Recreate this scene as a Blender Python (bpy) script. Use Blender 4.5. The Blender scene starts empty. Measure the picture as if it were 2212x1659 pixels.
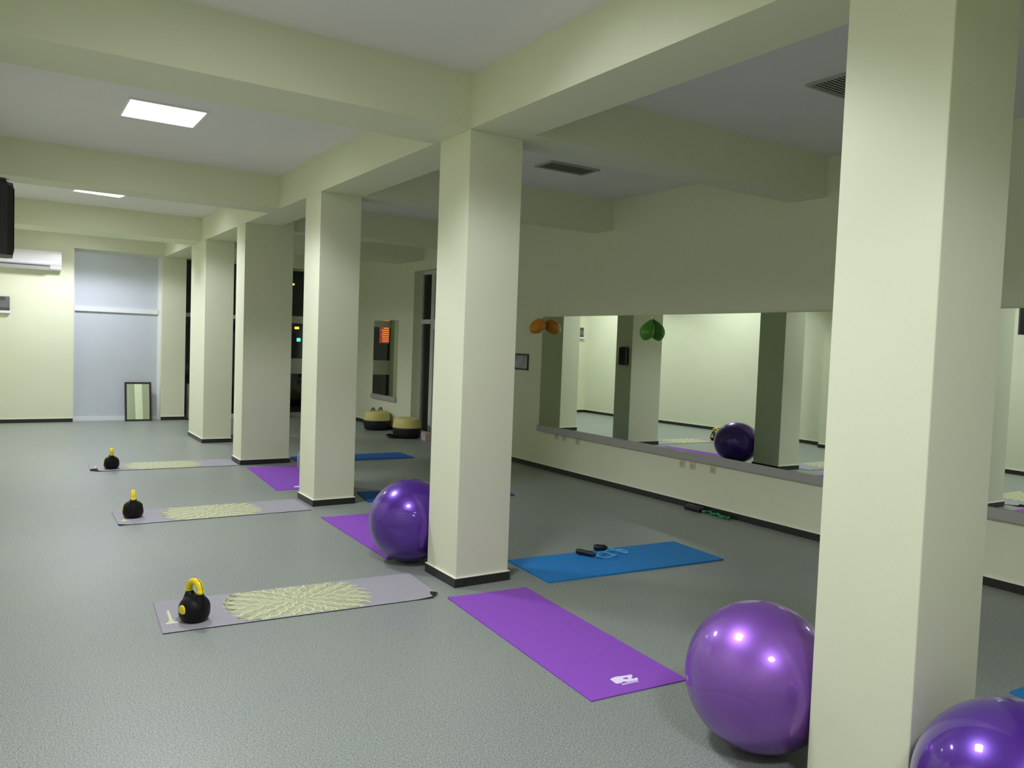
import bpy, bmesh, math, random
from mathutils import Vector, Matrix, Euler

random.seed(7)
S = bpy.context.scene
COL = S.collection
PI = math.pi

# ---------------------------------------------------------------- camera, world, exposure
YAW, PITCH, ROLL = 0.5763, -0.0487, 0.0367
CAM_H, FPX = 1.74, 1711.2
fwd = Vector((math.sin(YAW) * math.cos(PITCH), math.cos(YAW) * math.cos(PITCH), math.sin(PITCH)))
rgt = fwd.cross(Vector((0, 0, 1))).normalized()
upv = rgt.cross(fwd)
c_, s_ = math.cos(ROLL), math.sin(ROLL)
r2 = c_ * rgt + s_ * upv
u2 = -s_ * rgt + c_ * upv
cam_data = bpy.data.cameras.new('camera')
cam_data.sensor_width = 36.0
cam_data.sensor_fit = 'HORIZONTAL'
cam_data.lens = 36.0 * FPX / 2212.0
cam_data.clip_start = 0.05
cam = bpy.data.objects.new('camera', cam_data)
cam.matrix_world = Matrix(((r2.x, u2.x, -fwd.x, 0), (r2.y, u2.y, -fwd.y, 0), (r2.z, u2.z, -fwd.z, CAM_H), (0, 0, 0, 1)))
COL.objects.link(cam)
S.camera = cam

world = bpy.data.worlds.new('night')
world.use_nodes = True
world.node_tree.nodes['Background'].inputs[0].default_value = (0.004, 0.005, 0.008, 1)
world.node_tree.nodes['Background'].inputs[1].default_value = 0.3
S.world = world

S.view_settings.view_transform = 'Standard'
S.view_settings.look = 'None'
S.view_settings.exposure = 0.0
S.view_settings.gamma = 1.0
S.view_settings.use_curve_mapping = False
S.cycles.max_bounces = 12
S.cycles.diffuse_bounces = 8
S.cycles.glossy_bounces = 6
S.cycles.use_denoising = True

LAMP_W = 74.0            # electrical strength of each ceiling panel
LAMP_COL = (0.97, 0.98, 1.13)
LAMP_X = 1.17
LAMP_Y = [-0.6, 3.3, 7.39, 12.02, 15.5]
CUT_IN, CUT_OUT = 1.3, 2.15     # tangents (from straight down) where the louvre starts and ends its cut-off
LAMP_CUT_AXIS = ['y', 'y', 'xy', 'y', 'y']   # which way each panel's louvre blades cut the light

# ---------------------------------------------------------------- room numbers (metres)
XW, XL0 = 6.503, -0.38          # mirror wall, left wall
YB, YF = 16.925, -3.2           # back wall, wall behind the camera
HC, HB = 3.605, 3.231           # ceiling, underside of beams
CXL, CXR = 2.743, 3.183         # column row faces
SK_H, SK_T = 0.0706, 0.0122     # skirting


# ---------------------------------------------------------------- materials
def lin(c):
    return tuple(((v / 255.0) / 12.92 if v / 255.0 <= 0.04045 else ((v / 255.0 + 0.055) / 1.055) ** 2.4) for v in c)


def mat(name, rgb, rough=0.5, metal=0.0, spec=0.5, coat=0.0, coat_rough=0.05, noise=0.0, nscale=20.0, bump=0.0, bscale=200.0,
        emit=None, estr=0.0, sheen=0.0):
    m = bpy.data.materials.new(name)
    m.use_nodes = True
    nt = m.node_tree
    b = nt.nodes['Principled BSDF']
    c = lin(rgb)
    b.inputs['Base Color'].default_value = (*c, 1)
    b.inputs['Roughness'].default_value = rough
    b.inputs['Metallic'].default_value = metal
    b.inputs['Specular IOR Level'].default_value = spec
    b.inputs['Coat Weight'].default_value = coat
    b.inputs['Coat Roughness'].default_value = coat_rough
    b.inputs['Sheen Weight'].default_value = sheen
    if emit:
        b.inputs['Emission Color'].default_value = (*lin(emit), 1)
        b.inputs['Emission Strength'].default_value = estr
    if noise or bump:
        tc = nt.nodes.new('ShaderNodeTexCoord')
    if noise:
        n = nt.nodes.new('ShaderNodeTexNoise')
        n.inputs['Scale'].default_value = nscale
        n.inputs['Detail'].default_value = 5
        nt.links.new(tc.outputs['Object'], n.inputs['Vector'])
        r = nt.nodes.new('ShaderNodeValToRGB')
        r.color_ramp.elements[0].position = 0.3
        r.color_ramp.elements[1].position = 0.7
        r.color_ramp.elements[0].color = (*[v * (1 - noise) for v in c], 1)
        r.color_ramp.elements[1].color = (*[min(1, v * (1 + noise)) for v in c], 1)
        nt.links.new(n.outputs['Fac'], r.inputs['Fac'])
        nt.links.new(r.outputs['Color'], b.inputs['Base Color'])
    if bump:
        n2 = nt.nodes.new('ShaderNodeTexNoise')
        n2.inputs['Scale'].default_value = bscale
        n2.inputs['Detail'].default_value = 3
        nt.links.new(tc.outputs['Object'], n2.inputs['Vector'])
        bp = nt.nodes.new('ShaderNodeBump')
        bp.inputs['Strength'].default_value = bump
        bp.inputs['Distance'].default_value = 0.002
        nt.links.new(n2.outputs['Fac'], bp.inputs['Height'])
        nt.links.new(bp.outputs['Normal'], b.inputs['Normal'])
    return m


def floor_mat():
    m = bpy.data.materials.new('speckled_vinyl')
    m.use_nodes = True
    nt = m.node_tree
    b = nt.nodes['Principled BSDF']
    tc = nt.nodes.new('ShaderNodeTexCoord')

    def noise(scale, det, p0, p1, c0, c1):
        n = nt.nodes.new('ShaderNodeTexNoise')
        n.inputs['Scale'].default_value = scale
        n.inputs['Detail'].default_value = det
        nt.links.new(tc.outputs['Object'], n.inputs['Vector'])
        r = nt.nodes.new('ShaderNodeValToRGB')
        r.color_ramp.elements[0].position, r.color_ramp.elements[1].position = p0, p1
        r.color_ramp.elements[0].color, r.color_ramp.elements[1].color = (*c0, 1), (*c1, 1)
        nt.links.new(n.outputs['Fac'], r.inputs['Fac'])
        return r.outputs['Color']
    base = noise(150, 2, 0.36, 0.64, lin((105, 112, 105)), lin((160, 166, 157)))
    tint = noise(1.3, 3, 0.35, 0.65, (0.97, 0.97, 1.0), (1.0, 1.02, 0.97))
    flake = noise(95, 1, 0.66, 0.72, (1, 1, 1), (1.25, 1.25, 1.2))
    dark = noise(70, 1, 0.27, 0.33, (0.70, 0.72, 0.70), (1, 1, 1))

    def mul(a, c):
        x = nt.nodes.new('ShaderNodeMix')
        x.data_type = 'RGBA'
        x.blend_type = 'MULTIPLY'
        x.inputs['Factor'].default_value = 1
        nt.links.new(a, x.inputs[6])
        nt.links.new(c, x.inputs[7])
        return x.outputs[2]
    nt.links.new(mul(mul(mul(base, tint), flake), dark), b.inputs['Base Color'])
    b.inputs['Roughness'].default_value = 0.42
    b.inputs['Specular IOR Level'].default_value = 0.45
    n2 = nt.nodes.new('ShaderNodeTexNoise')
    n2.inputs['Scale'].default_value = 90
    nt.links.new(tc.outputs['Object'], n2.inputs['Vector'])
    bp = nt.nodes.new('ShaderNodeBump')
    bp.inputs['Strength'].default_value = 0.12
    bp.inputs['Distance'].default_value = 0.0015
    nt.links.new(n2.outputs['Fac'], bp.inputs['Height'])
    nt.links.new(bp.outputs['Normal'], b.inputs['Normal'])
    return m


def glass_mat(name, tint=(0.85, 0.9, 0.88)):
    m = bpy.data.materials.new(name)
    m.use_nodes = True
    nt = m.node_tree
    nt.nodes.clear()
    out = nt.nodes.new('ShaderNodeOutputMaterial')
    tr = nt.nodes.new('ShaderNodeBsdfTransparent')
    tr.inputs[0].default_value = (*tint, 1)
    gl = nt.nodes.new('ShaderNodeBsdfGlossy')
    gl.inputs['Roughness'].default_value = 0.01
    fr = nt.nodes.new('ShaderNodeFresnel')
    fr.inputs[0].default_value = 1.5
    mx = nt.nodes.new('ShaderNodeMixShader')
    nt.links.new(fr.outputs[0], mx.inputs[0])
    nt.links.new(tr.outputs[0], mx.inputs[1])
    nt.links.new(gl.outputs[0], mx.inputs[2])
    nt.links.new(mx.outputs[0], out.inputs[0])
    return m


M = {}
M['wall'] = mat('lime_cream_paint', (219, 222, 194), 0.6, spec=0.3, noise=0.012, nscale=3, bump=0.12, bscale=160)
M['ceiling'] = mat('ceiling_paint', (226, 224, 222), 0.8, spec=0.2, noise=0.01, nscale=2)
M['floor'] = floor_mat()
M['skirting'] = mat('dark_skirting_tile', (38, 39, 33), 0.35, spec=0.5, noise=0.15, nscale=30)
M['bead'] = mat('white_grout', (240, 240, 226), 0.5)
M['mirror'] = mat('mirror_glass', (226, 234, 222), 0.0, metal=1.0)
M['ledge'] = mat('grey_ledge', (164, 162, 156), 0.45, noise=0.03, nscale=15)
M['white_pvc'] = mat('white_pvc', (226, 228, 230), 0.3)
M['frost'] = mat('frosted_film', (198, 204, 211), 0.28, spec=0.5, noise=0.015, nscale=3)
M['glass'] = glass_mat('window_glass')
M['grey_frame'] = mat('grey_window_frame', (196, 200, 192), 0.4)
M['purple_mat'] = mat('purple_foam', (140, 80, 184), 0.8, spec=0.2, noise=0.04, nscale=60, bump=0.3, bscale=400)
M['grey_mat'] = mat('lilac_grey_rubber', (154, 152, 157), 0.7, spec=0.25, noise=0.03, nscale=50, bump=0.2, bscale=400)
M['mat_under'] = mat('black_rubber_underside', (22, 22, 24), 0.7)
M['blue_mat_shade'] = mat('blue_foam_painted_shade', (22, 84, 158), 0.6, spec=0.3, noise=0.05, nscale=40, bump=0.3, bscale=350)  # darker blue foam: the dim light on the two far mats, painted in
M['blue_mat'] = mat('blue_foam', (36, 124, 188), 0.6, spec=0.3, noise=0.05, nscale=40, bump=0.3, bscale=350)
M['print'] = mat('pale_green_print', (172, 176, 142), 0.6)
M['print_hi'] = mat('light_print_lines', (214, 216, 166), 0.6)
M['print_lo'] = mat('darker_print_lines', (150, 154, 124), 0.6)  # darker ink tone of the rosette strokes
M['logo'] = mat('white_print', (240, 226, 250), 0.5)
M['ball_deep'] = mat('deep_violet_vinyl', (84, 36, 152), 0.3, metal=0.45, spec=0.6, coat=0.8, coat_rough=0.07, noise=0.03, nscale=5)
M['ball'] = mat('pearl_purple_vinyl', (138, 86, 186), 0.38, metal=0.6, spec=0.6, coat=0.75, coat_rough=0.10, noise=0.03, nscale=5)
M['ball_plug'] = mat('white_plug', (235, 230, 240), 0.4)
M['kb_black'] = mat('black_vinyl', (11, 11, 12), 0.5, spec=0.25, bump=0.15, bscale=300)
M['kb_yellow'] = mat('yellow_vinyl', (238, 212, 20), 0.3, spec=0.5, coat=0.3)
M['kb_seam'] = mat('handle_seam', (60, 34, 8), 0.5)
M['black_plastic'] = mat('black_plastic', (16, 16, 17), 0.45)
M['dark_mesh'] = mat('speaker_grille_metal', (30, 29, 30), 0.5, metal=0.4, noise=0.3, nscale=400)
M['steel'] = mat('grey_steel', (110, 110, 112), 0.4, metal=0.8)
M['ac_white'] = mat('ac_white', (238, 238, 242), 0.25)
M['ac_dark'] = mat('ac_outlet', (150, 150, 146), 0.5)
M['panel_grey'] = mat('grey_panel', (108, 108, 106), 0.4, noise=0.1, nscale=8)
M['panel_dark'] = mat('dark_panel_band', (74, 74, 74), 0.4)
M['lamp_frame'] = mat('lamp_frame', (235, 235, 235), 0.4)
M['diffuser'] = mat('lamp_diffuser', (255, 255, 255), 0.4, emit=(255, 253, 248), estr=9.0)
M['vent'] = mat('vent_metal', (168, 169, 158), 0.5, metal=0.0)
M['vent_dark'] = mat('vent_dark', (104, 105, 96), 0.7)
M['brown_frame'] = mat('dark_brown_wood', (42, 30, 20), 0.45, noise=0.3, nscale=25)
M['black_frame'] = mat('black_frame', (14, 14, 14), 0.4)
M['picture'] = mat('faded_print', (150, 156, 152), 0.25, noise=0.4, nscale=6)
M['socket'] = mat('socket_cream', (206, 206, 178), 0.4)
M['socket_dark'] = mat('socket_insert', (176, 178, 150), 0.5)
M['orange_balloon'] = mat('orange_latex', (226, 138, 10), 0.2, spec=0.6, coat=0.4)
M['green_balloon'] = mat('green_latex', (72, 146, 20), 0.2, spec=0.6, coat=0.4)
M['bosu_yellow'] = mat('yellow_rubber', (208, 198, 122), 0.55)
M['bosu_black'] = mat('black_rubber', (15, 15, 14), 0.6)
M['grey_tube'] = mat('grey_rubber_tube', (116, 118, 104), 0.5)
M['green_band'] = mat('green_rubber', (30, 132, 86), 0.45, noise=0.2, nscale=40)
M['cord'] = mat('light_blue_cord', (104, 176, 222), 0.3, coat=0.4)
M['pink_box'] = mat('pale_pink_card', (190, 168, 166), 0.6)
M['asphalt'] = mat('night_asphalt', (40, 40, 42), 0.8)
M['sign_orange'] = mat('sign_orange_glow', (255, 150, 90), 0.5, emit=(255, 138, 74), estr=1.5)
M['sign_dark'] = mat('sign_red_backing', (90, 26, 26), 0.5, emit=(206, 74, 58), estr=0.7)
M['lamp_amber'] = mat('street_amber_glow', (255, 170, 60), 0.5, emit=(255, 150, 40), estr=6.0)
M['lamp_green'] = mat('green_glow', (120, 255, 200), 0.5, emit=(70, 245, 180), estr=4.0)


# ---------------------------------------------------------------- helpers
def link(name, me, parent=None, m=None):
    o = bpy.data.objects.new(name, me)
    COL.objects.link(o)
    if m is not None:
        for x in (m if isinstance(m, (list, tuple)) else [m]):
            me.materials.append(x)
    if parent:
        o.parent = parent
    return o


def build(name, bm, m, parent=None, smooth=False, loc=None):
    bmesh.ops.recalc_face_normals(bm, faces=bm.faces)
    me = bpy.data.meshes.new(name)
    bm.to_mesh(me)
    bm.free()
    if smooth:
        for p in me.polygons:
            p.use_smooth = True
    o = link(name, me, parent, m)
    if loc is not None:
        o.location = loc
    return o


def box(bm, x0, x1, y0, y1, z0, z1, bev=0.0, seg=2, mi=0):
    v = [bm.verts.new((x, y, z)) for x in (x0, x1) for y in (y0, y1) for z in (z0, z1)]
    fs = [bm.faces.new([v[i] for i in f]) for f in ((0, 1, 3, 2), (4, 6, 7, 5), (0, 4, 5, 1), (2, 3, 7, 6), (0, 2, 6, 4), (1, 5, 7, 3))]
    for f in fs:
        f.material_index = mi
    if bev:
        es = list({e for f in fs for e in f.edges})
        r = bmesh.ops.bevel(bm, geom=es, offset=bev, segments=seg, affect='EDGES', profile=0.5)
        for f in r['faces']:
            f.material_index = mi
    return fs


def bx(name, x0, x1, y0, y1, z0, z1, m, parent=None, bev=0.0):
    bm = bmesh.new()
    box(bm, x0, x1, y0, y1, z0, z1, bev)
    return build(name, bm, m, parent)


def tube(bm, pts, rad, n=10, cap=True, closed=False):
    pts = [Vector(p) for p in pts]
    rings = []
    N = len(pts)
    prev = None
    for i, p in enumerate(pts):
        a = pts[i - 1] if (i > 0 or closed) else p
        b = pts[(i + 1) % N] if (i < N - 1 or closed) else p
        t = (b - a).normalized()
        if prev is None:
            ref = Vector((0, 0, 1)) if abs(t.z) < 0.9 else Vector((1, 0, 0))
            u = t.cross(ref).normalized()
        else:
            u = (prev - t * prev.dot(t)).normalized()
        prev = u
        w = t.cross(u)
        r = rad[i] if isinstance(rad, (list, tuple)) else rad
        rings.append([bm.verts.new(p + r * (math.cos(2 * PI * k / n) * u + math.sin(2 * PI * k / n) * w)) for k in range(n)])
    for i in range(N if closed else N - 1):
        A, B = rings[i], rings[(i + 1) % N]
        for k in range(n):
            bm.faces.new((A[k], A[(k + 1) % n], B[(k + 1) % n], B[k]))
    if cap and not closed:
        bm.faces.new(rings[0][::-1])
        bm.faces.new(rings[-1])


def lathe(bm, prof, n=48, center=(0, 0, 0), rot=None):
    """prof: list of (r, z) from bottom to top; r=0 closes"""
    c = Vector(center)
    rings = []
    for r, z in prof:
        if r < 1e-6:
            p = Vector((0, 0, z))
            rings.append([bm.verts.new(c + (rot @ p if rot else p))])
        else:
            row = []
            for k in range(n):
                p = Vector((r * math.cos(2 * PI * k / n), r * math.sin(2 * PI * k / n), z))
                row.append(bm.verts.new(c + (rot @ p if rot else p)))
            rings.append(row)
    for A, B in zip(rings, rings[1:]):
        for k in range(n):
            if len(A) == 1 and len(B) == 1:
                continue
            if len(A) == 1:
                bm.faces.new((A[0], B[k], B[(k + 1) % n]))
            elif len(B) == 1:
                bm.faces.new((A[k], A[(k + 1) % n], B[0]))
            else:
                bm.faces.new((A[k], A[(k + 1) % n], B[(k + 1) % n], B[k]))
    if len(rings[0]) > 1:
        bm.faces.new(rings[0][::-1])
    if len(rings[-1]) > 1:
        bm.faces.new(rings[-1])


def poly(bm, pts, z, z1=None):
    vs = [bm.verts.new((x, y, z)) for x, y in pts]
    f = bm.faces.new(vs)
    bmesh.ops.triangulate(bm, faces=[f])


def thing(name, label, cat, loc=(0, 0, 0), rz=0.0, group=None):
    o = bpy.data.objects.new(name, None)
    o.empty_display_size = 0.1
    COL.objects.link(o)
    o.location = loc
    o.rotation_euler = (0, 0, rz)
    return tag(o, label, cat, group)


def tag(o, label, cat, group=None):
    o['label'] = label
    o['category'] = cat
    if group:
        o['group'] = group
    return o


def struct(o):
    o['kind'] = 'structure'
    return o


def dup(o, label=None, loc=None, rz=None):
    c = o.copy()
    COL.objects.link(c)
    for ch in o.children:
        d = ch.copy()
        COL.objects.link(d)
        d.parent = c
        for g in ch.children:
            e = g.copy()
            COL.objects.link(e)
            e.parent = d
    if label:
        c['label'] = label
    if loc is not None:
        c.location = loc
    if rz is not None:
        c.rotation_euler = (0, 0, rz)
    return c


# ---------------------------------------------------------------- room shell
def wall_holes(name, axis, p0, p1, a0, a1, z0, z1, holes, m):
    """slab between p0 and p1 along `axis` normal, running a0..a1, rectangular openings (h0,h1,zz0,zz1)"""
    A = sorted({a0, a1, *[h for x in holes for h in x[:2]]})
    Z = sorted({z0, z1, *[h for x in holes for h in x[2:]]})
    bm = bmesh.new()
    for i in range(len(A) - 1):
        for j in range(len(Z) - 1):
            ca, cz = (A[i] + A[i + 1]) / 2, (Z[j] + Z[j + 1]) / 2
            if any(h[0] < ca < h[1] and h[2] < cz < h[3] for h in holes):
                continue
            if axis == 'y':
                box(bm, A[i], A[i + 1], p0, p1, Z[j], Z[j + 1])
            else:
                box(bm, p0, p1, A[i], A[i + 1], Z[j], Z[j + 1])
    bmesh.ops.remove_doubles(bm, verts=bm.verts, dist=1e-5)
    # drop interior faces shared by two neighbouring blocks
    seen = {}
    for f in bm.faces:
        k = tuple(sorted(v.index for v in f.verts))
        seen.setdefault(k, []).append(f)
    bm.verts.index_update()
    seen = {}
    for f in bm.faces:
        seen.setdefault(tuple(sorted(v.index for v in f.verts)), []).append(f)
    bmesh.ops.delete(bm, geom=[f for v in seen.values() if len(v) > 1 for f in v], context='FACES_ONLY')
    return struct(build(name, bm, m))


WT = 0.30
D1 = (1.18, 2.71, 0.0, 3.25)      # frosted doorway in the back wall
D2 = (3.15, 4.55, 0.0, 3.28)      # dark doorway half hidden by the columns
W1 = (5.29, 6.25, 0.0, 3.22)      # night window far right in the back wall
D3 = (11.90, 13.47, 0.0, 3.05)    # glazed door in the mirror wall

struct(bx('floor', XL0 - WT, XW + WT, YF - WT, YB + WT, -0.2, 0.0, M['floor']))
struct(bx('ceiling', XL0 - WT, XW + WT, YF - WT, YB + WT, HC, HC + 0.2, M['ceiling']))
wall_holes('wall_back', 'y', YB, YB + WT, XL0 - WT, XW + WT, 0, HC, [D1, D2, W1], M['wall'])
wall_holes('wall_right', 'x', XW, XW + WT, YF, YB, 0, HC, [D3], M['wall'])
struct(bx('wall_left', XL0 - WT, XL0, YF, YB, 0, HC, M['wall']))
struct(bx('wall_front', XL0 - WT, XW + WT, YF - WT, YF, 0, HC, M['wall']))

# long beam over the column row and the cross beams (left bay, right bay)
BEAMS = [('y', CXL, CXR, YF, YB)]
for y0, y1 in ((0.45, 0.95), (4.865, 5.418), (9.352, 9.765), (13.586, 14.289)):
    BEAMS.append(('x', XL0, CXL, y0, y1))
for y0, y1 in ((1.50, 1.92), (4.72, 5.12), (7.80, 8.17), (11.02, 11.40), (13.10, 14.20)):
    BEAMS.append(('x', CXR, XW, y0, y1))
for i, (ax, a0, a1, y0, y1) in enumerate(BEAMS):
    bm = bmesh.new()
    box(bm, a0, a1, y0, y1, HB, HC, 0.0)
    o = struct(build('ceiling_beam', bm, M['wall']))

# left wall pier under the middle cross beam
struct(bx('wall_left_pier', XL0, -0.08, 9.352, 9.765, 0, HB, M['wall']))


def skirt(name, pts):
    """skirting along rectangles: list of (x0,x1,y0,y1)"""
    bm = bmesh.new()
    bm2 = bmesh.new()
    for x0, x1, y0, y1 in pts:
        box(bm, x0, x1, y0, y1, 0, SK_H - 0.002)
        box(bm2, x0, x1, y0, y1, SK_H - 0.0019, SK_H + 0.004)
    o = struct(build(name, bm, M['skirting']))
    p = build('grout_bead', bm2, M['bead'], o)
    return o


T = SK_T
skirt('baseboard_right', [(XW - T, XW, YF, D3[0]), (XW - T, XW, D3[1], YB - T)])
skirt('baseboard_back', [(XL0, D1[0], YB - T, YB), (D1[1], D2[0], YB - T, YB), (D2[1], W1[0], YB - T, YB), (W1[1], XW, YB - T, YB)])
skirt('baseboard_left', [(XL0, XL0 + T, YF, 9.352), (XL0, XL0 + T, 9.765, YB - T), (-0.08, -0.08 + T, 9.352 - T, 9.765 + T),
                         (XL0 + T, -0.08, 9.352 - T, 9.352), (XL0 + T, -0.08, 9.765, 9.765 + T)])

# columns ---------------------------------------------------------------
COLS = [(1.5223, 1.9366, CXR, 'square cream column nearest the camera at the right, cut off at top and bottom'),
        (4.8646, 5.3117, CXR, 'square cream column with dark skirting behind the purple mat, second from the camera'),
        (7.9054, 8.3807, CXR, 'square cream column with dark skirting, third from the camera, middle of the row'),
        (10.8405, 11.2757, 3.394, 'wide cream column with a black speaker on its far side, fourth in the row'),
        (13.2247, 14.33, CXR, 'farthest cream column in the row, near the frosted back door')]
for y0, y1, xr, lab in COLS:
    bm = bmesh.new()
    box(bm, CXL, xr, y0, y1, 0, HB, 0.004, 2)
    if xr > CXR:
        box(bm, CXR, xr, y0, y1, HB - 0.004, HC)
    o = build('column', bm, M['wall'])
    tag(o, lab, 'column', 'columns down the middle of the gym')
    bm = bmesh.new()
    bm2 = bmesh.new()
    for b_, z0, z1, tt in ((bm, 0.0, SK_H - 0.006, T), (bm2, SK_H - 0.0059, SK_H, T)):
        a0, a1, c0, c1 = CXL - tt, xr + tt, y0 - tt, y1 + tt
        box(b_, a0, CXL, c0, c1, z0, z1)
        box(b_, xr, a1, c0, c1, z0, z1)
        box(b_, CXL, xr, c0, y0, z0, z1)
        box(b_, CXL, xr, y1, c1, z0, z1)
    sk = build('skirting', bm, M['skirting'], o)
    gb = build('grout_bead', bm2, M['bead'], o)

# ---------------------------------------------------------------- lamps (left bay)
lamp_labels = ['ceiling light panel over the floor behind the camera',
               'ceiling light panel over the nearest grey mat, above the top of the view',
               'bright square light panel glowing on the ceiling at the upper left',
               'far light panel mostly hidden behind the second cross beam',
               'ceiling light panel in front of the frosted back door, hidden by the last beam']


def lamp_light(axis):
    ld = bpy.data.lights.new('panel_light', 'AREA')
    ld.shape = 'SQUARE'
    ld.size = 0.56
    ld.energy = LAMP_W
    ld.color = LAMP_COL
    ld.use_nodes = True
    nt = ld.node_tree
    em = [n for n in nt.nodes if n.type == 'EMISSION'][0]
    # luminous distribution of the panel: parabolic louvre blades cut the light off near the horizontal along one axis
    ge = nt.nodes.new('ShaderNodeNewGeometry')
    sp = nt.nodes.new('ShaderNodeSeparateXYZ')
    nt.links.new(ge.outputs['Incoming'], sp.inputs[0])
    tans = []
    for ax in (0, 1):
        dv = nt.nodes.new('ShaderNodeMath')
        dv.operation = 'DIVIDE'
        nt.links.new(sp.outputs[ax], dv.inputs[0])
        nt.links.new(sp.outputs[2], dv.inputs[1])
        ab = nt.nodes.new('ShaderNodeMath')
        ab.operation = 'ABSOLUTE'
        nt.links.new(dv.outputs[0], ab.inputs[0])
        tans.append(ab)
    # hard cut-off across the blades (y); along them (x) the panel only dims towards the horizon, unless it has cross blades too
    facs = []
    for k, (lo, hi, least) in enumerate(((CUT_IN, CUT_OUT, 0.08) if axis == 'xy' else (1.5, 3.2, 0.30), (CUT_IN, CUT_OUT, 0.08))):
        mr = nt.nodes.new('ShaderNodeMapRange')
        mr.interpolation_type = 'SMOOTHSTEP'
        mr.inputs['From Min'].default_value = lo
        mr.inputs['From Max'].default_value = hi
        mr.inputs['To Min'].default_value = 1.0
        mr.inputs['To Max'].default_value = least
        nt.links.new(tans[k].outputs[0], mr.inputs['Value'])
        facs.append(mr)
    mr = nt.nodes.new('ShaderNodeMath')
    mr.operation = 'MULTIPLY'
    nt.links.new(facs[0].outputs[0], mr.inputs[0])
    nt.links.new(facs[1].outputs[0], mr.inputs[1])
    # wide (batwing) throw below the cut-off
    pw = nt.nodes.new('ShaderNodeMath')
    pw.operation = 'POWER'
    az = nt.nodes.new('ShaderNodeMath')
    az.operation = 'ABSOLUTE'
    nt.links.new(sp.outputs[2], az.inputs[0])
    mxn = nt.nodes.new('ShaderNodeMath')
    mxn.operation = 'MAXIMUM'
    mxn.inputs[1].default_value = 0.45
    nt.links.new(az.outputs[0], mxn.inputs[0])
    nt.links.new(mxn.outputs[0], pw.inputs[0])
    pw.inputs[1].default_value = -0.15
    ml = nt.nodes.new('ShaderNodeMath')
    ml.operation = 'MULTIPLY'
    nt.links.new(mr.outputs[0], ml.inputs[0])
    nt.links.new(pw.outputs[0], ml.inputs[1])
    nt.links.new(ml.outputs[0], em.inputs['Strength'])
    return ld


LD = {a: lamp_light(a) for a in ('y', 'xy')}
for y, lab, cut in zip(LAMP_Y, lamp_labels, LAMP_CUT_AXIS):
    t = thing('ceiling_light', lab, 'ceiling light', (LAMP_X, y, HC), 0.17 if abs(y - 12.02) < .01 else 0.0, group='square light panels on the ceiling')
    bm = bmesh.new()
    for x0, x1, y0, y1 in ((-.31, .31, -.31, -.29), (-.31, .31, .29, .31), (-.31, -.29, -.29, .29), (.29, .31, -.29, .29)):
        box(bm, x0, x1, y0, y1, -0.014, 0.0)
    build('frame', bm, M['lamp_frame'], t)
    bx('diffuser', -.29, .29, -.29, .29, -0.008, -0.001, M['diffuser'], t)
    lo = bpy.data.objects.new('panel_light', LD[cut])
    COL.objects.link(lo)
    lo.parent = t
    lo.location = (0, 0, -0.0165)

# unlit grilles over the right bay
for x, y, lab in ((4.95, 3.43, 'grey slatted ceiling grille half hidden behind the nearest column'),
                  (4.95, 6.71, 'grey slatted ceiling grille over the right bay, beside the second column')):
    t = thing('ceiling_vent', lab, 'vent', (x, y, HC), group='grilles on the right bay ceiling')
    bm = bmesh.new()
    for x0, x1, y0, y1 in ((-.31, .31, -.155, -.135), (-.31, .31, .135, .155), (-.31, -.29, -.135, .135), (.29, .31, -.135, .135)):
        box(bm, x0, x1, y0, y1, -0.018, 0.0)
    build('frame', bm, M['vent'], t)
    bx('backing', -.29, .29, -.135, .135, -0.003, -0.001, M['vent_dark'], t)
    for k in range(9):
        yy = -.12 + k * .03
        bm = bmesh.new()
        v = [bm.verts.new(p) for p in ((-.29, yy - .0125, -.013), (.29, yy - .0125, -.013), (.29, yy + .0125, -.008), (-.29, yy + .0125, -.008),
                                       (-.29, yy - .0125, -.0115), (.29, yy - .0125, -.0115), (.29, yy + .0125, -.0065), (-.29, yy + .0125, -.0065))]
        for f in ((0, 1, 2, 3), (7, 6, 5, 4), (0, 4, 5, 1), (1, 5, 6, 2), (2, 6, 7, 3), (3, 7, 4, 0)):
            bm.faces.new([v[i] for i in f])
        build('slat', bm, M['vent'], t)


# ---------------------------------------------------------------- doors and windows
def frame_rects(name, axis, p, dep, rects, m, parent):
    bm = bmesh.new()
    for a0, a1, z0, z1 in rects:
        if axis == 'y':
            box(bm, a0, a1, p, p + dep, z0, z1)
        else:
            box(bm, p, p + dep, a0, a1, z0, z1)
    return build(name, bm, m, parent)


def empty(name, loc=(0, 0, 0)):
    o = bpy.data.objects.new(name, None)
    COL.objects.link(o)
    o.location = loc
    return o


# door_1: frosted white panels
d = struct(empty('door_1'))
P = YB + 0.16
a0, a1, z0, z1 = D1
fw = 0.055
struct(frame_rects('door_frame', 'y', P, 0.07, [(a0, a0 + .03, 0, z1), (a1 - fw, a1, 0, z1), (a0 + .03, a1 - fw, z1 - .04, z1), (a0 + .03, a1 - fw, 0, .075)], M['white_pvc'], d))
struct(frame_rects('transom', 'y', P - 0.02, 0.09, [(a0 + .03, a1 - fw, 2.095, 2.18)], M['white_pvc'], d))
for zz0, zz1 in ((0.075, 2.095), (2.18, z1 - .04)):
    struct(bx('frosted_panel', a0 + .03, a1 - fw, P + .02, P + .045, zz0, zz1, M['frost'], d))

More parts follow.
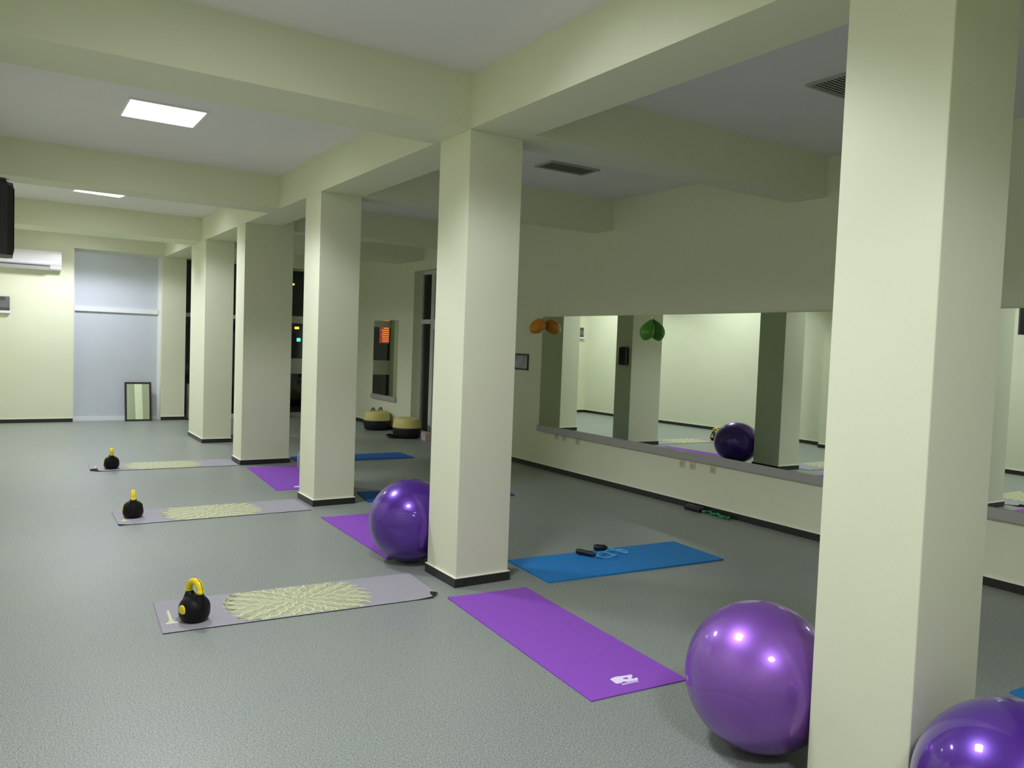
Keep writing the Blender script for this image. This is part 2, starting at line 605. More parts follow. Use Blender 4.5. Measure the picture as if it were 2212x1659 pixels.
# door_2: dark glazed door
d = struct(empty('door_2'))
a0, a1, z0, z1 = D2
struct(frame_rects('door_frame', 'y', P, 0.07, [(a0, a0 + .03, 0, z1), (a1 - .06, a1, 0, z1), (a0 + .03, a1 - .06, z1 - .05, z1), (a0 + .03, a1 - .06, 0, .09), (3.82, 3.88, .09, 2.08), (3.82, 3.88, 2.16, z1 - .05)], M['grey_frame'], d))
struct(frame_rects('transom', 'y', P - 0.01, 0.08, [(a0 + .03, a1 - .06, 2.08, 2.16)], M['grey_frame'], d))
for x0, x1 in ((a0 + .03, 3.82), (3.88, a1 - .06)):
    for zz0, zz1 in ((.09, 2.08), (2.16, z1 - .05)):
        struct(bx('pane', x0, x1, P + .03, P + .038, zz0, zz1, M['glass'], d))

# window_1: night window with a solid middle rail
d = struct(empty('window_1'))
a0, a1, z0, z1 = W1
xm = 5.76
struct(frame_rects('window_frame', 'y', P, 0.07, [(a0, a0 + .02, 0, z1), (a1 - .05, a1, 0, z1), (a0 + .02, a1 - .05, z1 - .04, z1), (a0 + .02, a1 - .05, 0, .10), (xm, xm + .06, .10, z1 - .04)], M['grey_frame'], d))
struct(frame_rects('transom', 'y', P - 0.01, 0.08, [(a0 + .02, a1 - .05, 2.05, 2.20)], M['grey_frame'], d))
struct(frame_rects('middle_rail', 'y', P - 0.005, 0.075, [(a0 + .02, xm, .95, 1.28)], M['grey_frame'], d))
for zz0, zz1 in ((.10, .95), (1.28, 2.05), (2.20, z1 - .04)):
    struct(bx('pane', a0 + .02, xm, P + .03, P + .038, zz0, zz1, M['glass'], d))
for zz0, zz1 in ((.10, 2.05), (2.20, z1 - .04)):
    struct(bx('frosted_panel', xm + .06, a1 - .05, P + .02, P + .04, zz0, zz1, M['frost'], d))

# door_3: glazed door and side light in the mirror wall
d = struct(empty('door_3'))
a0, a1, z0, z1 = D3
PX = XW + 0.15
struct(frame_rects('door_frame', 'x', PX, 0.07, [(a0, a0 + .05, 0, z1), (a1 - .05, a1, 0, z1), (a0 + .05, a1 - .05, z1 - .06, z1), (a0 + .05, a1 - .05, 0, .08), (12.93, 13.05, .08, 2.08), (12.93, 13.05, 2.16, z1 - .06)], M['grey_frame'], d))
struct(frame_rects('transom', 'x', PX - .01, 0.08, [(a0 + .05, a1 - .05, 2.08, 2.16)], M['grey_frame'], d))
struct(frame_rects('door_leaf', 'x', PX - .005, 0.06, [(11.95, 12.93, 1.98, 2.08), (11.95, 12.03, .08, 1.98), (12.03, 12.93, .08, .20)], M['grey_frame'], d))
for y0, y1, zz0, zz1 in ((11.95, 12.93, 2.16, z1 - .06), (12.03, 12.93, .20, 1.98), (13.05, a1 - .05, .08, 2.08), (13.05, a1 - .05, 2.16, z1 - .06)):
    struct(bx('pane', PX + .03, PX + .038, y0, y1, zz0, zz1, M['glass'], d))
bm = bmesh.new()
tube(bm, [(PX - .01, 12.07, 1.02), (PX - .05, 12.07, 1.02), (PX - .05, 12.2, 1.02)], .009, 8)
struct(build('door_handle', bm, M['steel'], d, True))

# outside in the night
struct(bx('outdoor_ground', -6, 20, YB + WT, 40, -0.3, -0.02, M['asphalt']))
struct(bx('outdoor_ground_side', XW + WT, 20, -3, YB + WT, -0.3, -0.02, M['asphalt']))


# ---------------------------------------------------------------- wall mirrors
def wall_mirror(label, y0, y1, z0, z1, ledge, panes=None):
    t = thing('wall_mirror', label, 'mirror', (XW, (y0 + y1) / 2, z0))
    h = (y1 - y0) / 2
    # panes (from far to near); the glass bows slightly off the wall, as its reflections in the photograph show
    ym, zh = (y0 + y1) / 2, z1 - z0
    for f0, f1, slopes in panes or [(y1, y0, [(y1, 0.0), (y0, 0.0)])]:
        n = 1 if not any(v for _, v in slopes) else 48
        ys = [f0 - .0008 + (f1 - f0 + .0016) * i / n for i in range(n + 1)]

        def slope(y):
            for (ya, sa), (yb, sb) in zip(slopes, slopes[1:]):
                if ya >= y >= yb:
                    return sa + (sb - sa) * (ya - y) / (ya - yb)
            return slopes[-1][1]
        xs = [0.0]
        for i in range(n):
            xs.append(xs[-1] - slope((ys[i] + ys[i + 1]) / 2) * (ys[i] - ys[i + 1]))
        bm = bmesh.new()
        fr = [(bm.verts.new((-.006 + x, y - ym, 0)), bm.verts.new((-.006 + x, y - ym, zh))) for x, y in zip(xs, ys)]
        for p, q in zip(fr, fr[1:]):
            bm.faces.new((p[0], q[0], q[1], p[1])).smooth = True
        e = [[bm.verts.new((dx + x, y - ym, z)) for dx, z in ((-.0059, 0), (-.0059, zh), (-.0005, zh), (-.0005, 0))] for x, y in zip(xs, ys)]
        for p, q in zip(e, e[1:]):
            for k in (1, 2, 3):
                bm.faces.new((p[k], q[k], q[(k + 1) % 4], p[(k + 1) % 4]))
        bm.faces.new(e[0])
        bm.faces.new(e[-1][::-1])
        build('mirror_pane', bm, M['mirror'], t)
    bm = bmesh.new()
    box(bm, -0.045, -0.0005, -h, h, -ledge, -0.0005, 0.002, 1)
    build('ledge', bm, M['ledge'], t)
    return t


wall_mirror('long frameless mirror on the right wall with a grey strip along its bottom', YF + .3, 9.2535, 0.622, 2.161, 0.085,
            [(9.2535, 4.2, [(9.26, 0.0), (7.3, 0.0), (5.2, .023), (4.1, .021)]), (4.2, 2.0, [(4.3, .016), (1.9, .016)]),
             (2.0, -.5, [(2.1, 0.0), (-.6, 0.0)]), (-.5, YF + .3, [(-.4, 0.0), (YF, 0.0)])])
wall_mirror('narrow upright mirror on the right wall above the yellow-topped domes', 14.10, 15.29, 0.645, 2.145, 0.09)


# framed mirrors leaning at the back
def lean_mirror(label, x0, x1, y, h, tilt):
    t = thing('leaning_mirror', label, 'mirror', ((x0 + x1) / 2, y, 0.0))
    t.rotation_euler = (tilt, 0, 0)
    w = (x1 - x0) / 2
    bm = bmesh.new()
    f = .036
    for r in ((-w, w, 0, f), (-w, w, h - f, h), (-w, -w + f, f, h - f), (w - f, w, f, h - f)):
        box(bm, r[0], r[1], 0, .03, r[2], r[3])
    build('frame', bm, M['brown_frame'], t)
    bx('mirror_glass', -w + f, w - f, .010, .016, f, h - f, M['mirror'], t)
    bx('backing', -w + .01, w - .01, .022, .029, .01, h - .01, M['black_frame'], t)
    return t


lean_mirror('small dark brown framed mirror leaning against the frosted back door', 2.06, 2.535, 16.83, .765, -0.17)
lean_mirror('dark framed mirror leaning in the dark doorway beside the farthest column', 3.17, 3.62, 16.86, .765, -0.17)

# framed picture
t = thing('framed_picture', 'small black framed picture on the right wall left of the orange balloons', 'picture', (XW, 9.765, 1.385))
bm = bmesh.new()
for r in ((-.185, .185, 0, .022), (-.185, .185, .215, .237)):
    box(bm, -.018, -.0005, r[0], r[1], r[2], r[3])
for r in ((-.185, -.163, .022, .215), (.163, .185, .022, .215)):
    box(bm, -.018, -.0005, r[0], r[1], r[2], r[3])
build('frame', bm, M['black_frame'], t)
bx('print', -.008, -.0015, -.163, .163, .022, .215, M['picture'], t)

# wall sockets under the mirror
SOCK = [(8.82, .50, 'wall socket under the long mirror, the farthest from the camera'),
        (8.64, .50, 'wall socket under the long mirror, second from the far end'),
        (8.35, .49, 'wall socket under the long mirror, third from the far end, set apart'),
        (6.41, .475, 'wall socket under the middle of the mirror, left one of a pair'),
        (6.25, .475, 'wall socket under the middle of the mirror, right one of a pair'),
        (5.95, .475, 'wall socket under the mirror, the nearest to the camera')]
for y, z, lab in SOCK:
    t = thing('wall_socket', 'cream ' + lab, 'socket', (XW, y, z), group='sockets under the long mirror')
    bm = bmesh.new()
    box(bm, -.010, -.0005, -.040, .040, -.040, .040, .004, 2)
    build('plate', bm, M['socket'], t)
    bm = bmesh.new()
    box(bm, -.0125, -.0102, -.026, .026, -.026, .026, .002, 1)
    build('insert', bm, M['socket_dark'], t)


# balloons ---------------------------------------------------------------
def balloon(bm, base, tip, r, e=1.3, pw=0.7):
    """long teardrop: knot at base, round end at tip"""
    b_, t_ = Vector(base), Vector(tip)
    ax = t_ - b_
    L = ax.length
    q = Vector((0, 0, 1)).rotation_difference(ax.normalized())
    prof = [(0.0, 0.0)]
    for i in range(1, 16):
        s = i / 16
        prof.append((r * (math.sin(PI * s ** e)) ** pw, L * s))
    prof.append((0.0, L))
    lathe(bm, prof, 20, b_, q.to_matrix())
    tube(bm, [b_ - ax.normalized() * .012, b_ + ax.normalized() * .01], [.010, .006], 8)


for col, yc, zc, end, r, prm, lab in (
        ('orange_balloon', 9.19, 2.10, (-.25, .0, -.155), .10, (.82, .5), 'orange balloon stuck by its knot to the far upper corner of the mirror'),
        ('green_balloon', 6.99, 2.12, (-.125, 0, -.265), .09, (1.25, .68), 'green balloon hanging by its knot from the top edge of the mirror')):
    t = thing('balloon', lab, 'balloon', (XW - .012, yc, zc), group='balloons on the mirror')
    bm = bmesh.new()
    balloon(bm, (-.004, 0, -.01), end, r, *prm)
    build('skin', bm, M[col], t, True)
    bm = bmesh.new()
    box(bm, -.010, .0055, -.014, .014, -.012, .02, .002, 1)
    build('sticky_tape', bm, M['bead'], t)

# air conditioner --------------------------------------------------------
t = thing('air_conditioner', 'white wall air conditioner high on the back wall beside the frosted door', 'air conditioner', (0.455, YB, 2.80))
prof = [(0, 0.035), (0, .345), (-.12, .350), (-.175, .335), (-.205, .29), (-.215, .20), (-.205, .105), (-.19, .085), (-.155, .02), (-.06, .0)]
W_ = .51
bm = bmesh.new()
va = [bm.verts.new((-W_, y, z)) for y, z in prof]
vb = [bm.verts.new((W_, y, z)) for y, z in prof]
for i in range(len(prof)):
    j = (i + 1) % len(prof)
    bm.faces.new((va[i], va[j], vb[j], vb[i]))
bm.faces.new(va)
bm.faces.new(vb[::-1])
build('body', bm, M['ac_white'], t)
bm = bmesh.new()
v = [bm.verts.new(p) for p in ((-.44, -.193, .083), (.33, -.193, .083), (.33, -.160, .020), (-.44, -.160, .020))]
bm.faces.new(v)
bmesh.ops.solidify(bm, geom=bm.faces[:], thickness=.004)
build('outlet', bm, M['ac_dark'], t)
bm = bmesh.new()
v = [bm.verts.new(p) for p in ((-.44, -.205, .058), (.33, -.205, .058), (.31, -.172, .004), (-.44, -.172, .004))]
bm.faces.new(v)
bmesh.ops.solidify(bm, geom=bm.faces[:], thickness=.006)
build('flap', bm, M['ac_white'], t)

# grey control box under it
t = thing('control_box', 'grey box with a white ledge on the back wall under the air conditioner', 'control box', (-0.02, YB, 2.00))
bx('casing', -.19, .19, -.05, -.0005, .03, .285, M['panel_grey'], t, .004)
bx('dark_band', -.188, .12, -.053, -.0502, .215, .27, M['panel_dark'], t)
bx('lower_band', -.188, .188, -.053, -.0502, .04, .085, M['panel_dark'], t)
bx('ledge', -.20, .20, -.07, -.0005, -.015, .029, M['white_pvc'], t, .004)


# loudspeakers -----------------------------------------------------------
def speaker(label, loc, rz, w, dp, h, back):
    t = thing('loudspeaker', label, 'speaker', loc, rz)
    bm = bmesh.new()
    pr = [(-w / 2, dp / 2), (-w / 2, -dp / 2 + dp * .1), (-w / 2 + .035, -dp / 2), (w / 2 - .035, -dp / 2), (w / 2, -dp / 2 + dp * .1), (w / 2, dp / 2)]
    vs0 = [bm.verts.new((x, y, 0)) for x, y in pr]
    vs1 = [bm.verts.new((x, y, h)) for x, y in pr]
    bm.faces.new(vs0[::-1])
    top = bm.faces.new(vs1)
    for i in range(6):
        bm.faces.new((vs0[i], vs0[(i + 1) % 6], vs1[(i + 1) % 6], vs1[i]))
    bmesh.ops.bevel(bm, geom=list(top.edges), offset=min(.05, w * .2), segments=4, affect='EDGES', profile=.5)
    build('cabinet', bm, M['black_plastic'], t)
    bm = bmesh.new()
    box(bm, -w / 2 + .04, w / 2 - .04, -dp / 2 - .006, -dp / 2 - .0002, .03, h - .06, .003, 1)
    build('grille', bm, M['dark_mesh'], t)
    bm = bmesh.new()
    tube(bm, [(0, dp / 2 - .01, h * .55), (0, dp / 2 + back * .6, h * .62), (0, dp / 2 + back - .012, h * .62)], .014, 8)
    box(bm, -.05, .05, dp / 2 + back - .013, dp / 2 + back - .001, h * .62 - .08, h * .62 + .08)
    build('bracket', bm, M['steel'], t)
    return t


# on the left wall (its right edge enters the frame) and on the far side of the wide column
speaker('black loudspeaker high at the left edge, hung in front of the air conditioner', (-0.085, 6.0, 2.185), PI / 2, .34, .32, .475, .135)
speaker('small black loudspeaker on the far side of the wide column, seen in the mirror', (3.452, 11.0, 1.46), PI / 2, .18, .09, .33, .013)


# ---------------------------------------------------------------- mats
def to_local(cs):
    """corner list (near-start, ... ) -> center, angle, length, width"""
    c = [Vector((x, y)) for x, y in cs]
    ce = sum(c, Vector((0, 0))) / 4
    ax = ((c[2] - c[1]) + (c[3] - c[0])) / 2
    wd = ((c[0] - c[1]) + (c[3] - c[2])) / 2
    return ce, math.atan2(ax.y, ax.x), ax.length, wd.length


def mat_mesh(L, Wd, th, curl=None, fold=None, crease=None):
    """top faces material 0, underside and edges material 1"""
    nx, ny = (108, 40) if fold else (36, 14)
    bm = bmesh.new()
    top, bot = [], []
    for i in range(nx + 1):
        rt, rb = [], []
        for j in range(ny + 1):
            x, y = -L / 2 + L * i / nx, -Wd / 2 + Wd * j / ny
            dz = 0.0
            if curl:
                for cx, cy, rad, hh in curl:
                    dd = 1 - (abs(x - cx * L / 2) + abs(y - cy * Wd / 2)) / rad
                    if dd > 0:
                        dz += hh * dd * dd
            if crease is not None:
                dz += .0035 * max(0.0, 1 - abs(x - crease) / .03)
            xt, yt, zt, zb = x, y, th + dz, max(0.0006, dz + .0006)
            if fold:
                for cx, cy, F in fold:
                    d = F - (abs(x - cx * L / 2) + abs(y - cy * Wd / 2))
                    if d > 0:       # corner turned over: mirrored across the fold line, underside up
                        xt, yt = x - cx * d, y - cy * d
                        lift = .004 + .25 * min(d, .05)
                        zt, zb = th + .002 + lift * .6, th * 2 + .003 + lift
            rt.append(bm.verts.new((xt, yt, zt)))
            rb.append(bm.verts.new((xt, yt, zb)))
        top.append(rt)
        bot.append(rb)
    for i in range(nx):
        for j in range(ny):
            f = bm.faces.new((top[i][j], top[i + 1][j], top[i + 1][j + 1], top[i][j + 1]))
            f.material_index = 0
            f = bm.faces.new((bot[i][j], bot[i][j + 1], bot[i + 1][j + 1], bot[i + 1][j]))
            f.material_index = 1
    per = [(i, 0) for i in range(nx)] + [(nx, j) for j in range(ny)] + [(i, ny) for i in range(nx, 0, -1)] + [(0, j) for j in range(ny, 0, -1)]
    for a, b_ in zip(per, per[1:] + per[:1]):
        f = bm.faces.new((bot[a[0]][a[1]], bot[b_[0]][b_[1]], top[b_[0]][b_[1]], top[a[0]][a[1]]))
        f.material_index = 2
    return bm


def clip(poly_, lim):
    for sgn in (1, -1):
        out = []
        for i in range(len(poly_)):
            a, b_ = poly_[i], poly_[(i + 1) % len(poly_)]
            ia, ib = sgn * a[1] <= lim, sgn * b_[1] <= lim
            if ia:
                out.append(a)
            if ia != ib:
                t_ = (sgn * lim - a[1]) / (b_[1] - a[1])
                out.append((a[0] + t_ * (b_[0] - a[0]), sgn * lim))
        poly_ = out
        if len(poly_) < 3:
            return []
    return poly_


def mandala(lim):
    """flat print: spiky rosette cut by the mat's long edges, with petal strokes"""
    base, hi, lo = bmesh.new(), bmesh.new(), bmesh.new()
    n = 30
    rnd = random.Random(3)
    pts = []
    for k in range(n * 2):
        a = 2 * PI * k / (n * 2)
        r = (.470 + rnd.uniform(-.014, .014)) if k % 2 == 0 else .39
        pts.append((r * math.cos(a), r * math.sin(a)))
    p = clip(pts, lim)
    poly(base, p, 0.0003)

    def stroke(bm, path, w0):
        for i in range(len(path) - 1):
            a, b_ = Vector(path[i]), Vector(path[i + 1])
            dn = (b_ - a)
            if dn.length < 1e-6:
                continue
            nn = Vector((-dn.y, dn.x)).normalized()
            s0 = w0 * (0.35 + 0.65 * math.sin(PI * (i + .2) / len(path)))
            s1 = w0 * (0.35 + 0.65 * math.sin(PI * (i + 1.2) / len(path)))
            q = clip([tuple(a + nn * s0), tuple(a - nn * s0), tuple(b_ - nn * s1), tuple(b_ + nn * s1)], lim)
            if len(q) >= 3:
                try:
                    bm.faces.new([bm.verts.new((x, y, 0.0007 if bm is hi else 0.0005)) for x, y in q])
                except ValueError:
                    pass

    rings = [(.03, .10, 8, .5), (.085, .19, 12, .55), (.16, .275, 16, .5), (.235, .355, 20, .45), (.315, .44, 26, .4), (.39, .478, 30, .35)]
    for ri, (ra, rb, cnt, wid) in enumerate(rings):
        for k in range(cnt):
            a = 2 * PI * (k + .5 * (ri % 2)) / cnt
            half = wid * 2 * PI / cnt
            for side in (1, -1):
                path = []
                for s in range(9):
                    u = s / 8
                    r = ra + (rb - ra) * u
                    path.append((r * math.cos(a + side * half * math.sin(PI * min(1, u * 1.02)) ** .8 * .95),
                                 r * math.sin(a + side * half * math.sin(PI * min(1, u * 1.02)) ** .8 * .95)))
                stroke(hi if side == 1 else lo, path, .0062 if side == 1 else .005)
            path = [((ra + (rb - ra) * (.25 + .5 * s / 4)) * math.cos(a + .05 * math.sin(s)), (ra + (rb - ra) * (.25 + .5 * s / 4)) * math.sin(a + .05 * math.sin(s))) for s in range(5)]
            stroke(hi if (k % 3) else lo, path, .0035)
    for k in range(40):
        a = 2 * PI * k / 40
        path = [(r * math.cos(a), r * math.sin(a)) for r in (.028, .03)]
        stroke(lo, path, .004)
    return base, hi, lo


# grey mats with a printed rosette; each runs across the aisle from the kettlebell to the columns
GREY = [([(0.835, 5.439), (0.812, 4.838), (2.559, 4.718), (2.592, 5.321)], [(1, -1, .22, .02)], [(1, -1, .06)],
         'lilac-grey exercise mat with pale rosette print, the nearest, under the largest-looking kettlebell'),
        ([(0.916, 8.362), (0.905, 7.767), (2.672, 7.745), (2.68, 8.335)], [(-1, -1, .12, .010)], None,
         'lilac-grey exercise mat with pale rosette print, the middle one, ending at the third column'),
        ([(0.963, 11.484), (0.994, 10.888), (2.72, 10.800), (2.70, 11.40)], [(-1, -1, .2, .02), (-1, 1, .2, .02)], [(-1, -1, .085)],
         'lilac-grey exercise mat with pale rosette print, the farthest, its left end curling up')]
proto_print = None
for cs, curl, fold, lab in GREY:
    ce, ang, L, Wd = to_local(cs)
    L, Wd = 1.757, 0.602
    t = build('exercise_mat', mat_mesh(L, Wd, .0055, curl, fold), [M['grey_mat'], M['mat_under'], M['mat_under']])
    t.location = (ce.x, ce.y, 0)
    t.rotation_euler = (0, 0, ang)
    tag(t, lab, 'mat', 'grey mats with rosettes')
    if proto_print is None:
        b_, h_, l_ = mandala(.288)
        o1 = build('rosette_print', b_, M['print'], t)
        o2 = build('petal_lines', h_, M['print_hi'], t)
        o3 = build('petal_lines', l_, M['print_lo'], t)
        # small word mark across the kettlebell end, too blurred to read: a bar with a foot
        bm = bmesh.new()
        y = -.155
        for k, (ln, w0) in enumerate(((.03, .034), (.024, .022), (.03, .02), (.026, .021), (.032, .02), (.026, .02), (.03, .018), (.028, .016))):
            poly(bm, [(-.0 - w0 / 2, y), (w0 / 2, y), (w0 / 2 - .003, y + ln - .004), (-w0 / 2 + .003, y + ln - .004)], 0.0004)
            y += ln
        poly(bm, [(-.032, -.182), (.036, -.182), (.036, -.158), (-.032, -.158)], 0.0004)
        o4 = build('word_mark', bm, M['print_hi'], t)
        proto_print = (o1, o2, o3, o4)
        for o in proto_print:
            o.location = (-.02, 0, .0056)
        o4.location = (-.812, .03, .0057)
    else:
        for o in proto_print:
            c = o.copy()
            COL.objects.link(c)
            c.parent = t

# purple mats (long side along the row of columns)
LOGO = [[(-0.1678, -0.074), (-0.1766, -0.0554), (-0.1835, -0.0242), (-0.1766, 0.0135), (-0.1598, 0.0059), (-0.1437, -0.0045), (-0.1176, -0.0225), (-0.1088, -0.0405), (-0.1079, -0.0573), (-0.1096, -0.0722), (-0.1178, -0.0757), (-0.1386, -0.0734)],
        [(-0.1766, 0.0135), (-0.1745, 0.0418), (-0.1729, 0.0707), (-0.1547, 0.0642), (-0.1339, 0.0408), (-0.1331, 0.027), (-0.1313, 0.0157), (-0.1499, 0.0281), (-0.1537, 0.0195), (-0.1516, 0.0047), (-0.1598, 0.0059)],
        [(-0.1437, -0.0045), (-0.1313, 0.0157), (-0.1339, 0.0408), (-0.1254, 0.0442), (-0.1295, 0.074), (-0.1145, 0.0689), (-0.1012, 0.0602), (-0.1022, 0.0198), (-0.1042, -0.0114), (-0.1176, -0.0225)]]
# second line of the logo: a row of small letters too blurred to read
for k in range(8):
    v = -.052 + k * .0135
    LOGO.append([(-.0985, v), (-.0985, v + .0095), (-.083, v + .0085), (-.083, v)])


def purple(cs, lab, logo=True):
    ce, ang, L, Wd = to_local(cs)
    t = build('exercise_mat', mat_mesh(L, .618, .006, [(-1, -1, .10, .006)], None, .20), [M['purple_mat'], M['purple_mat'], M['purple_mat']])
    t.location = (ce.x, ce.y, 0)
    t.rotation_euler = (0, 0, ang)
    tag(t, lab, 'mat', 'purple mats between the columns')
    bm = bmesh.new()
    for pl in LOGO:
        poly(bm, [(L / 2 + u, v) for u, v in pl], .0004)
    o = build('logo_print', bm, M['logo'], t)
    o.location = (0, 0, .0061)
    return t


# corners: start edge right, start edge left, end left, end right (start = far from camera)
purple([(3.195, 4.61), (2.581, 4.706), (2.46, 2.964), (3.073, 2.917)], 'purple exercise mat with a white logo, the nearest, beside the large purple ball')
purple([(3.25, 7.34), (2.638, 7.376), (2.605, 5.75), (3.22, 5.72)], 'purple exercise mat partly hidden by the ball behind the second column')
purple([(3.375, 10.57), (2.76, 10.56), (2.652, 8.89), (3.265, 8.86)], 'purple exercise mat seen left of the third column, the farthest')


# blue mats
def blue(cs, lab, m='blue_mat'):
    ce, ang, L, Wd = to_local(cs)
    t = build('exercise_mat', mat_mesh(L, Wd, .013), [M[m], M[m], M[m]])
    t.location = (ce.x, ce.y, 0)
    t.rotation_euler = (0, 0, ang)
    return tag(t, lab, 'mat', 'blue mats in the right bay')


blue([(3.459, 5.270), (3.399, 4.657), (5.095, 4.519), (5.205, 5.165)], 'blue exercise mat with a skipping rope on it, right of the second column')
blue([(3.42, 8.43), (3.345, 7.88), (5.02, 7.60), (5.13, 8.15)], 'blue exercise mat mostly hidden behind the purple ball and second column', 'blue_mat_shade')
blue([(3.53, 11.32), (3.52, 10.72), (5.24, 10.70), (5.265, 11.21)], 'blue exercise mat lying behind the third column, the farthest', 'blue_mat_shade')
blue([(4.50, 1.975), (4.44, 1.38), (6.14, 1.27), (6.21, 1.87)], 'blue exercise mat cut off at the right edge behind the nearest ball')


# ---------------------------------------------------------------- exercise balls
def ball_mesh(R, axis):
    """sphere with fine moulded ridges round both poles, tilted; flattened where it rests on the floor"""
    prof = []
    n = 110
    for i in range(n + 1):
        a = -PI / 2 + PI * i / n
        lat = abs(math.degrees(a))
        rr = R
        if 48 < lat < 80:
            rr = R - .0022 * (0.5 - .5 * math.cos(2 * PI * (lat - 48) / 4.0))
        prof.append((max(0.0, rr * math.cos(a)) if 0 < i < n else 0.0, rr * math.sin(a)))
    q = Vector((0, 0, 1)).rotation_difference(Vector(axis).normalized()).to_matrix()
    bm = bmesh.new()
    lathe(bm, prof, 96, (0, 0, R), q)
    for v in bm.verts:
        if v.co.z < .003:
            v.co.z = .003 + (v.co.z - .003) * .05
    return bm, q


def ball(lab, X, Y, R, axis, m='ball_deep'):
    bm, q = ball_mesh(R, axis)
    t = build('exercise_ball', bm, M[m], None, True)
    t.location = (X, Y, 0)
    tag(t, lab, 'exercise ball', 'purple exercise balls by the columns')
    bm = bmesh.new()
    pr = [(0, -.003), (.012, -.003), (.012, .002), (.009, .004), (0, .004)]
    lathe(bm, pr, 16, Vector((0, 0, R)) + q @ Vector((0, 0, R - .001)), q)
    build('valve_plug', bm, M['ball_plug'], t, True)
    return t


ball('large purple exercise ball resting against the far side of the nearest column', 2.832, 2.262, .323, (.75, .25, .6), 'ball')
ball('purple exercise ball half hidden by the second column, on the end of a purple mat', 2.751, 5.645, .326, (.55, .75, .3))
ball('purple exercise ball behind the third column, only a sliver showing', 3.165, 8.722, .326, (.3, .8, .5))
ball('purple exercise ball in the lower right corner in front of the nearest column', 2.795, 1.182, .319, (.85, .2, .5))


# ---------------------------------------------------------------- kettlebells
def kettlebell(label, loc, rz):
    """handle lies in the local XZ plane; discs face +-Y"""
    t = thing('kettlebell', label, 'kettlebell', loc, rz, 'kettlebells on the grey mats')
    RX, RZ = .091, .079
    hx, ztop, zst = .054, .240, .170
    bm = bmesh.new()
    prof = [(0, 0), (.062, 0)]
    for i in range(0, 25):
        z = .003 + (.080 + RZ - .003) * (1 - math.cos(PI * i / 24)) / 2
        if z < .080:
            q = RX * (1 - abs((.080 - z) / .086) ** 3.2) ** (1 / 3.2)
        else:
            q = RX * math.sqrt(max(0.0, 1 - ((z - .080) / RZ) ** 2))
        prof.append((q if i < 24 else 0.0, z))
    lathe(bm, prof, 40)
    for s in (-1, 1):
        tube(bm, [(s * .034, 0, .085), (s * .040, 0, .115), (s * .046, 0, .140), (s * .049, 0, .160), (s * hx, 0, zst), (s * hx, 0, zst + .008)], [.056, .050, .037, .028, .0215, .0195], 20)
    body = build('body', bm, M['kb_black'], t, True)
    rm = body.modifiers.new('blend', 'REMESH')
    rm.mode = 'VOXEL'
    rm.voxel_size = .0035
    rm.use_smooth_shade = True
    sm = body.modifiers.new('soften', 'SMOOTH')
    sm.factor = .6
    sm.iterations = 4
    path = [(-hx, 0, zst + .002), (-hx, 0, zst + .02)]
    cz = ztop - hx
    for i in range(0, 17):
        a = PI - PI * i / 16
        path.append((hx * math.cos(a), 0, cz + hx * math.sin(a)))
    path += [(hx, 0, zst + .02), (hx, 0, zst + .002)]
    bm = bmesh.new()
    tube(bm, path, [.0212] * len(path), 18)
    hd = build('handle', bm, M['kb_yellow'], t, True)
    seam = []
    for i in range(0, 17):
        a = PI - PI * i / 16
        seam.append(((hx + .0212) * math.cos(a), 0, cz + (hx + .0212) * math.sin(a)))
    seam = [(-hx - .0212, 0, zst + .004)] + seam + [(hx + .0212, 0, zst + .004)]
    bm = bmesh.new()
    tube(bm, seam, .0017, 6)
    build('seam', bm, M['kb_seam'], hd)
    for s in (-1, 1):
        bm = bmesh.new()
        rot = Euler((-s * PI / 2, 0, 0)).to_matrix()
        lathe(bm, [(0, -.014), (.031, -.014), (.031, -.0040), (.022, -.0008), (.012, .0008), (0, .0014)], 28, (0, s * RX, .082), rot)
        build('disc', bm, M['kb_yellow'], t, True)
    return t


# handle axis (local X) direction for the nearest one is (0.42,-0.91)
k1 = kettlebell('black kettlebell with yellow handle on the nearest grey mat', (1.005, 4.985, .0056), math.atan2(-.908, .418))
for loc, rz, lab in (((1.065, 8.06, .0056), math.atan2(.985, .125), 'black kettlebell with yellow handle on the middle grey mat, handle end-on'),
                     ((1.205, 11.045, .0056), math.atan2(.97, .06), 'black kettlebell with yellow handle on the farthest grey mat')):
    dup(k1, lab, loc, rz)

# ---------------------------------------------------------------- skipping rope on the blue mat
t = thing('skipping_rope', 'light blue skipping rope with two black handles on the blue mat', 'skipping rope', (4.2, 5.08, .0135))


def handle(p, q, r):
    bm = bmesh.new()
    p, q = Vector(p), Vector(q)
    pts = [p + (q - p) * s for s in (0, .04, .2, .5, .8, .9, 1)]
    tube(bm, pts, [r * .7, r, r * 1.12, r, r * 1.02, r * .62, r * .5], 12)
    return build('handle', bm, M['black_plastic'], t, True)


handle((-.125, .105, .025), (-.055, -.06, .025), .022)
handle((.085, .135, .027), (.185, .075, .027), .024)
ctrl = [(-.052, -.066), (0.03, -.01), (.10, -.045), (.125, -.105), (.075, -.145), (.0, -.125), (-.06, -.10), (-.02, -.06), (.10, .0), (.20, -.01), (.27, -.09), (.255, -.04), (.235, .02), (.215, .05), (.19, .072)]
path = []
for i in range(len(ctrl) - 1):
    p0, p1, p2, p3 = [Vector(ctrl[max(0, min(len(ctrl) - 1, j))]) for j in (i - 1, i, i + 1, i + 2)]
    for s in range(6):
        u = s / 6
        q = .5 * ((2 * p1) + (p2 - p0) * u + (2 * p0 - 5 * p1 + 4 * p2 - p3) * u * u + (3 * p1 - p0 - 3 * p2 + p3) * u ** 3)
        path.append((q.x, q.y, .006 + .02 * abs(math.sin(i * 1.3 + u))))
bm = bmesh.new()
tube(bm, path, .0048, 8)
build('cord', bm, M['cord'], t, True)

